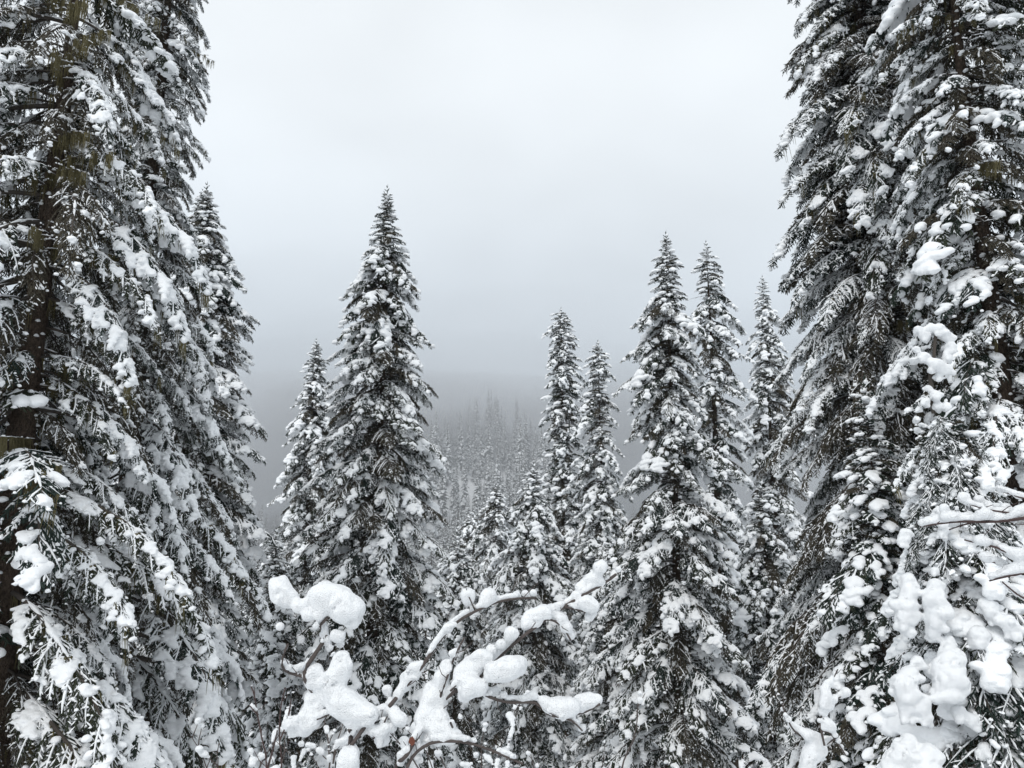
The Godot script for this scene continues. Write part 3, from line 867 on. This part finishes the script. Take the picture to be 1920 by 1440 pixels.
func small_shrub() -> void:
	var snow := [-0.8,127.2,-2.7,1.0, -0.2,123.8,-2.7,1.3, -0.6,122.3,2.7,1.6, 1.0,119.5,2.5,1.9, 4.7,115.6,-2.0,2.2, 7.0,113.8,-1.4,2.6, 9.5,112.3,-1.0,2.6, 11.5,111.2,1.2,2.9, 15.6,109.3,-0.6,3.8, 16.8,106.0,-0.6,4.5, 14.4,101.7,-0.5,4.1, 11.5,98.8,2.0,3.8, 10.4,94.3,0.4,3.8, 19.6,102.5,0.6,2.5, 19.2,98.1,-1.3,2.2, 23.4,106.5,-3.0,1.6, 25.7,107.7,-2.7,1.3, 25.7,141.7,4.7,1.3, 23.5,139.3,5.3,2.5, 21.1,135.6,6.4,3.1, 20.9,132.3,7.8,3.1, 20.0,128.5,7.8,3.1, 19.0,124.3,5.2,2.5, 22.4,127.2,6.1,2.5, 25.7,130.7,5.7,2.2, 30.0,132.0,2.6,2.2, 32.2,134.2,4.8,2.5, 28.4,146.1,4.6,0.9, 21.0,118.6,6.6,2.8, 22.3,116.4,7.9,2.2, 18.7,116.5,6.0,1.9, 24.3,112.5,7.2,1.6, 26.7,109.2,4.9,1.6, 29.4,105.1,2.0,1.6, 30.7,102.6,4.0,1.6, 16.6,120.0,6.9,1.3]
	var stems := [
		[0.94,0.47,0.8,-1.2,-2.4,11.9,92.3,-1.8,13.2,95.1,-1.4,16.9,100.6,-2.4,21.0,105.2,-1.6,26.6,108.5,-1.7],
		[0.62,0.37,15.6,101.5,0.9,13.3,106.2,-2.9,9.0,109.6,-2.8,2.4,115.2,2.0,0.2,122.4,-1.5,-1.3,127.2,-1.3],
		[0.62,0.46,18.4,107.1,5.2,17.3,114.6,4.8,17.1,120.7,5.1,22.2,125.3,2.5,24.1,129.5,5.0,32.6,133.2,3.0],
		[0.46,0.31,20.9,126.1,5.9,24.2,133.4,2.7,26.5,140.4,2.6,28.5,146.5,5.2],
		[0.46,0.37,17.4,114.5,4.6,22.8,112.6,2.5,26.6,107.4,3.7,29.6,102.1,5.1]]
	var t := thing("snowy_shrub", "small forked shrub twig coated in snow low beside the young spruce", "shrub", Vector3(1.513, -2.28, -4.5))
	strokes(t, snow, stems, 0.011, M.shrub, -1.4, 1.75)


func thin_shrub() -> void:
	var snow := [-14.5,106.3,1.6,1.0, -14.5,104.6,-0.3,0.7, -11.9,97.0,0.8,0.7, -9.9,86.3,-0.6,0.7, -5.8,81.5,-0.8,1.0, 3.9,103.9,2.6,1.0, 6.0,84.6,2.9,1.0]
	var stems := [
		[0.59,0.29,-0.6,-1.0,-2.0,-5.8,72.6,1.4,-8.2,84.3,1.6,-12.3,93.9,-3.0,-13.4,103.4,0.2,-15.4,105.5,-2.0],
		[0.49,0.29,-6.1,72.2,0.1,-4.2,80.4,-0.8,-1.9,88.7,2.1],
		[0.55,0.30,2.6,-5.5,-10.8,-3.3,69.6,-12.2,-4.2,81.2,-10.1,-4.8,94.2,-11.4,-3.0,103.3,-11.0],
		[0.37,0.25,-3.5,81.9,-7.4,-1.3,89.7,-11.5,-0.1,98.9,-10.5],
		[0.36,0.24,-11.0,94.9,1.2,-12.6,97.4,2.8,-15.7,98.0,-2.2]]
	var t := thing("thin_shrub", "thin reddish shrub stems with pale buds, nearly bare of snow", "shrub", Vector3(-0.981, -1.773, -3.5))
	strokes(t, snow, stems, 0.008, M.red, -1.5, 1.3, 0, "stem")


# a tangle of thin twigs that fork again and again
func brush(label: String, at: Vector3, height: float, seed_: int) -> void:
	var t := thing("twiggy_brush", label, "shrub", at)
	var rng := RandomNumberGenerator.new()
	rng.seed = seed_
	var white := Shape.new()
	var balls := []
	for i in 4:
		var wood := Shape.new()
		var todo := [[Vector3(rng.randf_range(-0.08, 0.08), 0, rng.randf_range(-0.08, 0.08)), Vector3(rng.randf_range(-0.25, 0.25), 1, rng.randf_range(-0.25, 0.25)).normalized(), height * rng.randf_range(0.75, 1.0), 0.009]]
		while todo.size():
			var s: Array = todo.pop_back()
			var n := maxi(3, int(s[2] / 0.05))
			var p: Vector3 = s[0]
			var d: Vector3 = s[1]
			var line := [p]
			var radii := [s[3]]
			for q in n:
				d = (d + Vector3(rng.randf_range(-0.18, 0.18), rng.randf_range(-0.1, 0.1), rng.randf_range(-0.18, 0.18))).normalized()
				p += d * s[2] / n
				line.append(p)
				radii.append(s[3] * (1.0 - 0.65 * (q + 1.0) / n))
				if p.y > height * 0.45 and s[2] > 0.1 and rng.randf() < 0.42:
					todo.append([p, (d + Vector3(rng.randf_range(-1, 1), rng.randf_range(-0.2, 0.6), rng.randf_range(-1, 1))).normalized(), s[2] * rng.randf_range(0.15, 0.3), s[3] * 0.6])
				if p.y > height * 0.45 and absf(d.y) < 0.75 and rng.randf() < 0.6 or (q == n - 1 and rng.randf() < 0.4):
					var b := rng.randf_range(0.009, 0.022)
					balls.append([p + UP * b * 0.5, b * 1.5, b * 1.1])
					balls.append([p.lerp(line[-2], 0.5) + UP * b * 0.4, b * 1.3, b])
			wood.tube(line, radii, 5)
		part("stem", wood.put(ArrayMesh.new(), M.shrub), t)
	white.snow(balls, 0.009, grain, 0.5)
	part("snow", white.put(ArrayMesh.new(), M.near_snow), t).set_meta("kind", "stuff")


func young_spruce(t: Node3D) -> void:
	var snow := [-9.6,663.0,0.0,8.6, -14.7,668.8,0.0,6.0, -2.3,669.9,2.0,7.3, 3.5,667.0,5.0,9.9, 10.0,660.1,5.0,9.9, 12.0,649.6,5.0,9.2, 7.9,639.2,5.0,7.9, -18.6,648.2,0.0,7.3, -14.4,639.2,5.0,10.5, -6.2,631.4,10.0,11.8, 2.3,626.3,10.0,11.8, -22.1,637.7,0.0,6.0, -0.9,621.1,5.0,7.9, -9.9,610.2,0.0,6.0, -16.9,596.5,5.0,7.2, -7.3,602.6,5.0,9.2, -5.2,592.4,5.0,7.2, -20.9,590.1,0.0,6.0, -26.5,580.2,5.0,5.3, -67.9,435.5,45.0,10.5, -69.4,425.6,48.0,12.4, -74.1,414.8,50.0,13.3, -76.0,403.9,50.0,12.8, -75.1,394.0,50.0,9.5, -47.5,443.4,50.0,6.6, -50.1,432.5,52.0,10.4, -53.2,421.8,55.0,13.2, -54.9,411.3,58.0,15.0, -55.4,401.8,58.0,14.1, -57.3,392.9,55.0,9.4, -74.3,371.2,60.0,8.4, -83.8,362.5,65.0,13.0, -92.6,355.2,70.0,14.7, -89.1,346.2,70.0,16.6, -91.2,337.3,70.0,12.9, -92.7,330.0,70.0,8.3, -46.4,388.1,60.0,7.5, -49.3,378.3,65.0,13.0, -54.9,367.5,70.0,17.5, -59.4,358.6,75.0,20.1, -54.5,356.2,75.0,16.4, -63.7,349.3,75.0,11.9, -80.4,339.2,75.0,8.2, -79.0,331.2,75.0,9.1, -97.1,314.6,80.0,10.0, -106.6,306.1,85.0,15.3, -114.8,296.5,85.0,13.5, -86.2,309.4,90.0,10.7, -89.3,300.4,92.0,16.9, -94.6,291.8,95.0,17.7, -49.6,334.1,70.0,10.1, -40.9,328.0,70.0,11.0, -31.3,306.0,70.0,12.0, -21.2,392.3,60.0,12.2, -11.2,415.8,60.0,11.2, -9.0,407.2,60.0,10.3, -2.1,404.1,70.0,12.0, 0.3,397.8,70.0,12.0, -64.6,474.5,40.0,8.7, -68.0,467.7,40.0,7.2, -35.0,492.8,45.0,10.5, -33.1,483.7,45.0,9.6, -34.9,474.6,45.0,8.1, -19.1,511.4,40.0,6.7]
	var stems := [
		[2.00,1.50,-8.2,586.0,0.0,-7.8,610.7,0.0,-7.8,622.1,0.0,-4.3,637.3,2.0,-2.1,650.4,2.0,0.6,662.5,2.0,4.2,667.5,3.0,7.6,666.2,4.0,9.1,661.7,5.0],
		[1.00,0.75,-4.3,637.3,2.0,2.0,635.6,5.0,6.8,629.8,8.0,-0.3,620.1,10.0],
		[1.00,0.75,-4.3,637.3,2.0,-12.3,639.9,2.0,-18.7,636.7,0.0]]
	strokes(t, snow, stems, 0.018, M.wood, 0.0, 0.98, 4, "leader")
	# the boughs that carry the thickest pads
	for q in [[-36.0, 470.0, 45.0], [0.0, 480.0, 55.0], [-22.0, 400.0, 65.0], [16.0, 410.0, 75.0], [-20.0, 330.0, 80.0], [-5.0, 345.0, 95.0], [42.0, 360.0, 70.0], [48.0, 425.0, 60.0], [60.0, 420.0, 65.0], [-24.0, 520.0, 35.0], [6.0, 540.0, 40.0]]:
		var b: Dictionary = lib.young[int(absf(q[0])) % 4]
		var m := part("bough", b.bough, t)
		part("snow", b.snow, m)
		var sc: float = Vector2(q[0], q[2]).length() * 0.011 / b.reach
		m.transform = Transform3D(Basis(UP, atan2(q[0], q[2])).scaled(Vector3.ONE * clampf(sc, 0.7, 1.5)), Vector3(0, q[1] * 0.01 + b.drop * sc * 0.35, 0))


# ---------------------------------------------------------------- the scene
func _ready() -> void:
	grain.seed = 5
	patch.seed = 14
	patch.frequency = 4.0
	patch.fractal_octaves = 2
	grain.frequency = 12.0
	grain.fractal_octaves = 3
	var cam := Camera3D.new()
	cam.name = "Camera"
	cam.fov = 53.13
	cam.near = 0.1
	cam.far = 3000.0
	cam.rotation_degrees.x = 10.0
	add_child(cam)
	cam.current = true

	var env := Environment.new()
	env.background_mode = Environment.BG_SKY
	env.sky = Sky.new()
	env.sky.sky_material = overcast()
	env.tonemap_mode = Environment.TONE_MAPPER_LINEAR
	env.tonemap_exposure = 1.0
	env.sdfgi_enabled = true
	env.ssao_enabled = true
	env.ssil_enabled = true
	env.fog_enabled = true
	env.fog_density = 0.0002
	env.fog_light_color = Color(0.9, 0.93, 0.96)
	env.volumetric_fog_enabled = true
	env.volumetric_fog_density = 0.0
	var we := WorldEnvironment.new()
	we.name = "Environment"
	we.environment = env
	add_child(we)

	var sun := DirectionalLight3D.new()
	sun.name = "Sun"
	sun.light_color = Color(1.0, 0.985, 0.965)
	sun.light_energy = 0.42
	sun.light_angular_distance = 30.0
	sun.shadow_enabled = true
	sun.rotation_degrees = Vector3(-48, -22, 0)
	add_child(sun)

	materials()
	terrain()
	boughs()
	all_trees()
	centre_shrub()
	side_shrub()
	small_shrub()
	thin_shrub()
	brush("tangle of thin snow-dotted twigs behind the left half of the loaded shrub", Vector3(-1.0, -3.2, -3.6), 2.55, 3)
	brush("tangle of thin snow-dotted twigs behind the middle of the loaded shrub", Vector3(-0.3, -3.15, -3.5), 2.45, 8)
	far_forest()
	mist()


func overcast() -> PanoramaSkyMaterial:
	var w := 512
	var h := 256
	var im := Image.create(w, h, false, Image.FORMAT_RGBF)
	var q := FastNoiseLite.new()
	q.seed = 21
	q.frequency = 1.3
	q.fractal_octaves = 4
	for y in h:
		var el := 90.0 - (y + 0.5) * 180.0 / h
		var high := sin(deg_to_rad(maxf(el, 0.0)))
		var base := 0.68 + 0.2 * smoothstep(0.12, 0.36, high) + 0.2 * minf(high, 0.6)
		var tint := Color(0.83, 0.915, 1.0).lerp(Color(0.91, 0.96, 1.0), smoothstep(0.15, 0.6, high))
		for x in w:
			var a := (x + 0.5) / w * TAU
			var d := Vector3(cos(a) * cos(deg_to_rad(el)), sin(deg_to_rad(el)) * 2.0, sin(a) * cos(deg_to_rad(el)))
			var l := base * (1.0 + 0.15 * q.get_noise_3dv(d * 1.1))
			im.set_pixel(x, y, Color(l * tint.r, l * tint.g, l * tint.b))
	var m := PanoramaSkyMaterial.new()
	m.panorama = ImageTexture.create_from_image(im)
	return m


func terrain() -> void:
	var s := Shape.new()
	var zs := []
	var z := 40.0
	while z > -720.0:
		zs.append(z)
		z -= 2.0 + maxf(0.0, -z) * 0.03
	var nx := 90
	for zz in zs:
		var half := 60.0 + maxf(0.0, -zz) * 0.95
		for i in nx + 1:
			var x := lerpf(-half, half, i / float(nx))
			var e := 0.5
			var nrm := Vector3(ground(x - e, zz) - ground(x + e, zz), 2.0 * e, ground(x, zz - e) - ground(x, zz + e)).normalized()
			s.vert(Vector3(x, ground(x, zz), zz), nrm)
	for r in zs.size() - 1:
		for i in nx:
			var a := r * (nx + 1) + i
			s.tri(a, a + 1, a + nx + 1)
			s.tri(a + 1, a + nx + 2, a + nx + 1)
	var o := MeshInstance3D.new()
	o.name = "snowy_ground"
	o.mesh = s.put(ArrayMesh.new(), M.snow)
	o.set_meta("kind", "structure")
	o.set_meta("label", "snow-covered slope, valley and far hillside")
	add_child(o)


func mist() -> void:
	# wide flat clouds over the far hillside, one inside the other, so that they thin out upwards
	var wisps := RandomNumberGenerator.new()
	wisps.seed = 9
	for i in 9:
		var fm := FogMaterial.new()
		fm.albedo = Color(0.975, 0.985, 1.0)
		fm.density = wisps.randf_range(0.005, 0.011)
		var fv := FogVolume.new()
		fv.name = called("mist_wisp")
		fv.shape = RenderingServer.FOG_VOLUME_SHAPE_ELLIPSOID
		fv.size = Vector3(wisps.randf_range(40, 110), wisps.randf_range(12, 28), 60)
		fv.position = Vector3(-75 + i * 17.0 + wisps.randf_range(-15, 15), wisps.randf_range(18, 52), -285 - wisps.randf_range(0, 60))
		fv.rotation_degrees.z = wisps.randf_range(-14, 14)
		fv.material = fm
		fv.set_meta("kind", "stuff")
		fv.set_meta("label", "ragged wisp of mist drifting along the far hillside")
		fv.set_meta("category", "mist")
		add_child(fv)
	for k in [[-2.0, 56.0, 360.0, 0.0046], [30.0, 30.0, 320.0, 0.0013], [34.0, 42.0, 330.0, 0.0012], [40.0, 56.0, 340.0, 0.0011], [44.0, 74.0, 360.0, 0.0007], [48.0, 100.0, 380.0, 0.0004]]:
		var fm := FogMaterial.new()
		fm.albedo = Color(0.975, 0.985, 1.0)
		fm.density = k[3]
		var fv := FogVolume.new()
		fv.name = called("mist_bank")
		fv.shape = RenderingServer.FOG_VOLUME_SHAPE_ELLIPSOID
		fv.size = Vector3(420.0 if k[0] > 0.0 else 460.0, k[1] * 2.0, k[2])
		fv.rotation_degrees.z = 5.0 * sin(k[1] * 1.3)
		fv.position = Vector3(-16, k[0], -440 if k[0] > 0.0 else -330)
		fv.material = fm
		fv.set_meta("kind", "stuff")
		fv.set_meta("label", "pale mist hanging in the valley before the far hillside")
		fv.set_meta("category", "mist")
		add_child(fv)


func all_trees() -> void:
	# left group
	tree("old_spruce", "old spruce with bare brown trunk and lichen, nearest on the left edge", -8.26, -13.0, 13.75, [[13.2, 0.6], [9.6, 1.7], [7.4, 2.1], [4.4, 2.6], [1.5, 2.6], [-1.1, 2.8], [-3.9, 3.0]], {"count": 230, "far": "sweep", "low": -5.2, "mix": ["droop", "arch", "laden", "droop"], "apart": true, "r": 0.36, "dead": 0.12, "lichen": 0.9, "even": 2.0, "fill": 200, "open": [0.57, 0.4, -2.0], "thin": 8.6})
	tree("spruce", "tall dense spruce with drooping boughs behind the old lichen-hung spruce", -8.46, -17.0, 19.1, [[18.8, 0.4], [14.1, 0.95], [11.2, 1.05], [9.8, 1.1], [7.7, 0.85], [6.4, 1.15], [5.0, 1.65], [3.2, 1.98], [1.4, 2.5], [-0.3, 2.95], [-2.5, 3.4], [-5.1, 3.6]], {"count": 285, "far": "sweep", "clean": true, "low": -6.0, "mix": ["droop", "light", "laden", "droop"], "apart": true, "r": 0.3, "dead": 0.03, "lichen": 0.25, "even": 1.2})
	tree("fir", "slim spire-topped fir poking out behind the tall dense spruce", -10.15, -24.0, 10.99, [[10.7, 0.14], [9.96, 0.5], [9.03, 0.95], [7.04, 1.45], [4.58, 1.95], [2.2, 2.3], [-0.42, 2.6], [-3.56, 2.9], [-7.14, 3.2]], {"count": 240, "low": -7.0, "mix": ["mid", "laden"], "fill": 240, "clean": true, "r": 0.24})
	tree("fir", "narrow distant fir just beside the tall pointed middle fir", -11.07, -42.0, 9.99, [[9.68, 0.18], [8.01, 0.85], [5.02, 1.45], [2.11, 1.75], [-0.74, 2.2], [-6.23, 2.8]], {"count": 230, "low": -9.0, "mix": ["mid", "laden"], "r": 0.25})
	# the middle
	tree("fir", "tall pointed fir standing alone against the sky, snow clumps on every tier", -4.49, -26.0, 11.8, [[11.6, 0.1], [10.78, 0.34], [9.78, 0.64], [8.4, 1.2], [6.85, 1.4], [5.9, 1.6], [4.03, 1.9], [2.2, 2.15], [1.31, 2.3], [-1.32, 2.6], [-3.86, 2.86], [-7.73, 3.2]], {"count": 285, "low": -8.5, "mix": ["mid", "mid", "laden", "arch"], "clean": true, "apart": true, "r": 0.26, "even": 0.6})
	tree("fir", "small fir top in the middle of the valley gap, before the misty hillside", -1.14, -55.0, 2.46, [[2.2, 0.23], [0.89, 1.06], [-0.96, 1.87], [-4.6, 2.6], [-8.16, 3.3]], {"count": 110, "low": -12.0, "mix": ["mid", "laden"], "r": 0.25})
	tree("fir", "snow-plastered pale fir with thin top right of the valley gap", 0.9, -36.0, 2.6, [[2.43, 0.15], [1.32, 0.59], [-0.15, 1.15], [-3.01, 2.06], [-6.48, 2.8], [-10.7, 3.4]], {"count": 200, "low": -12.0, "mix": ["laden", "mid"], "r": 0.22})
	tree("fir", "low rounded fir top half hidden at the foot of the valley gap", -3.19, -62.0, 0.79, [[0.58, 0.25], [-1.09, 1.48], [-3.15, 2.1], [-7.2, 2.91]], {"count": 90, "low": -13.0, "mix": ["mid", "laden"], "r": 0.25})
	tree("fir", "bushy fir crowding the right foot of the tall pointed middle fir", -2.6, -38.0, -0.28, [[-0.41, 0.16], [-1.93, 0.77], [-4.41, 1.53], [-8.03, 2.25]], {"count": 120, "low": -12.0, "mix": ["mid", "laden"], "r": 0.2})
	tree("fir", "small fir squeezed between the tall dense spruce and the middle fir", -9.0, -30.0, -0.32, [[-0.43, 0.12], [-1.72, 0.61], [-3.49, 1.21], [-6.34, 1.78], [-10.0, 2.3]], {"count": 130, "low": -10.0, "mix": ["mid", "laden"], "r": 0.19})
	# right of the gap
	tree("fir", "column-shaped narrow fir with blunt snowy top beside the gap", 3.17, -46.0, 12.87, [[12.7, 0.46], [11.45, 0.8], [10.1, 1.0], [7.13, 1.25], [2.31, 1.35], [-0.81, 1.7], [-5.34, 2.3], [-9.73, 2.7]], {"count": 270, "low": -11.0, "mix": ["mid", "short"], "r": 0.26})
	tree("fir", "thin sparse fir between the column-shaped fir and the big broad one", 4.67, -40.0, 9.37, [[9.19, 0.17], [7.92, 0.9], [6.48, 0.8], [4.78, 1.0], [2.56, 1.3], [-0.7, 1.65], [-4.65, 2.1], [-8.46, 2.5]], {"count": 190, "low": -11.0, "mix": ["mid", "laden"], "r": 0.22})
	tree("fir", "big broad fir with thick snow clumps, right of the thin sparse one", 5.56, -27.0, 10.47, [[10.26, 0.1], [9.54, 0.37], [8.72, 0.78], [7.92, 0.75], [7.12, 1.1], [5.15, 1.3], [3.23, 1.4], [1.36, 1.75], [-0.47, 2.25], [-2.26, 2.7], [-4.0, 2.95], [-8.03, 3.5]], {"count": 285, "low": -9.0, "mix": ["mid", "laden", "arch"], "apart": true, "r": 0.25, "even": 0.6})
	tree("fir", "fir with bare dark lower trunk right behind the big broad fir", 9.39, -35.0, 13.12, [[12.9, 0.15], [11.84, 0.58], [10.52, 0.85], [9.22, 1.4], [7.18, 1.6], [4.19, 1.55], [2.0, 1.1], [-0.61, 1.2], [-5.19, 2.0]], {"count": 200, "low": -9.0, "mix": ["mid"], "r": 0.34, "dead": 0.12})
	tree("fir", "slender fir tucked against the edge of the dark towering spruce", 13.51, -40.0, 12.99, [[12.77, 0.23], [11.43, 0.5], [9.95, 0.95], [7.63, 1.25], [4.78, 1.65], [2.01, 1.9], [-0.7, 2.2], [-5.93, 2.6]], {"count": 200, "low": -10.0, "mix": ["mid", "laden"], "r": 0.25})
	tree("fir", "low fir filling the foot between the thin sparse and big broad firs", 4.27, -33.0, -0.58, [[-0.69, 0.13], [-1.89, 0.67], [-3.83, 1.33], [-6.98, 1.96], [-9.82, 2.35]], {"count": 120, "low": -11.0, "mix": ["mid"], "r": 0.19})
	tree("fir", "low fir filling the foot between the big broad fir and the dark towering spruce", 9.61, -30.0, 1.51, [[1.4, 0.12], [0.28, 0.62], [-2.51, 1.41], [-6.34, 2.17], [-8.92, 2.53]], {"count": 150, "low": -10.0, "mix": ["mid", "laden"], "r": 0.2})
	tree("spruce", "dark towering spruce with thinly frosted drooping boughs and visible trunk", 9.04, -18.0, 20.25, [[19.9, 0.4], [14.9, 1.4], [13.35, 1.7], [10.33, 2.1], [7.47, 2.3], [4.74, 2.6], [2.15, 2.85], [-0.32, 3.2], [-2.67, 3.4], [-5.35, 3.6]], {"count": 290, "far": "long", "far_at": 2.35, "clean": true, "low": -6.5, "mix": ["light", "light", "light", "droop"], "apart": true, "r": 0.33, "dead": 0.05, "lichen": 0.35, "even": 1.5, "fill": 620})
	tree("spruce", "heavily laden tall spruce at the right edge behind the young spruce", 8.69, -13.5, 15.19, [[14.7, 0.4], [11.8, 1.05], [10.0, 1.45], [8.3, 1.55], [6.7, 1.6], [4.6, 1.55], [2.6, 1.8], [0.7, 2.1], [-1.1, 2.35], [-4.0, 2.6]], {"open": [-0.57, 0.3, 6.0], "thin": 30.0, "far": "sweep", "count": 265, "low": -5.2, "mix": ["laden", "arch", "laden", "droop"], "apart": true, "r": 0.27, "dead": 0.04, "lichen": 0.35, "even": 1.0})
	tree("young_spruce", "slim young spruce with a capped pointed top before the dark towering spruce", 7.2, -15.5, 2.87, [[2.8, 0.09], [2.29, 0.36], [1.64, 0.48], [0.78, 0.64], [-0.27, 0.85], [-1.3, 1.0], [-3.28, 1.33], [-5.5, 1.6]], {"count": 130, "low": -5.5, "mix": ["laden", "mid"], "apart": true, "r": 0.1})
	var y := tree("young_spruce", "young spruce with curled top buried under bulging snow pillows", 4.083, -7.2, 1.15, [[1.05, 0.16], [0.91, 0.19], [0.61, 0.36], [0.26, 0.4], [-0.13, 0.43], [-0.6, 0.48], [-1.07, 0.57], [-1.52, 0.68], [-2.6, 0.9]], {"count": 185, "low": -2.7, "only": "young", "mix": ["young"], "apart": true, "r": 0.06, "even": 0.3})
	young_spruce(y)
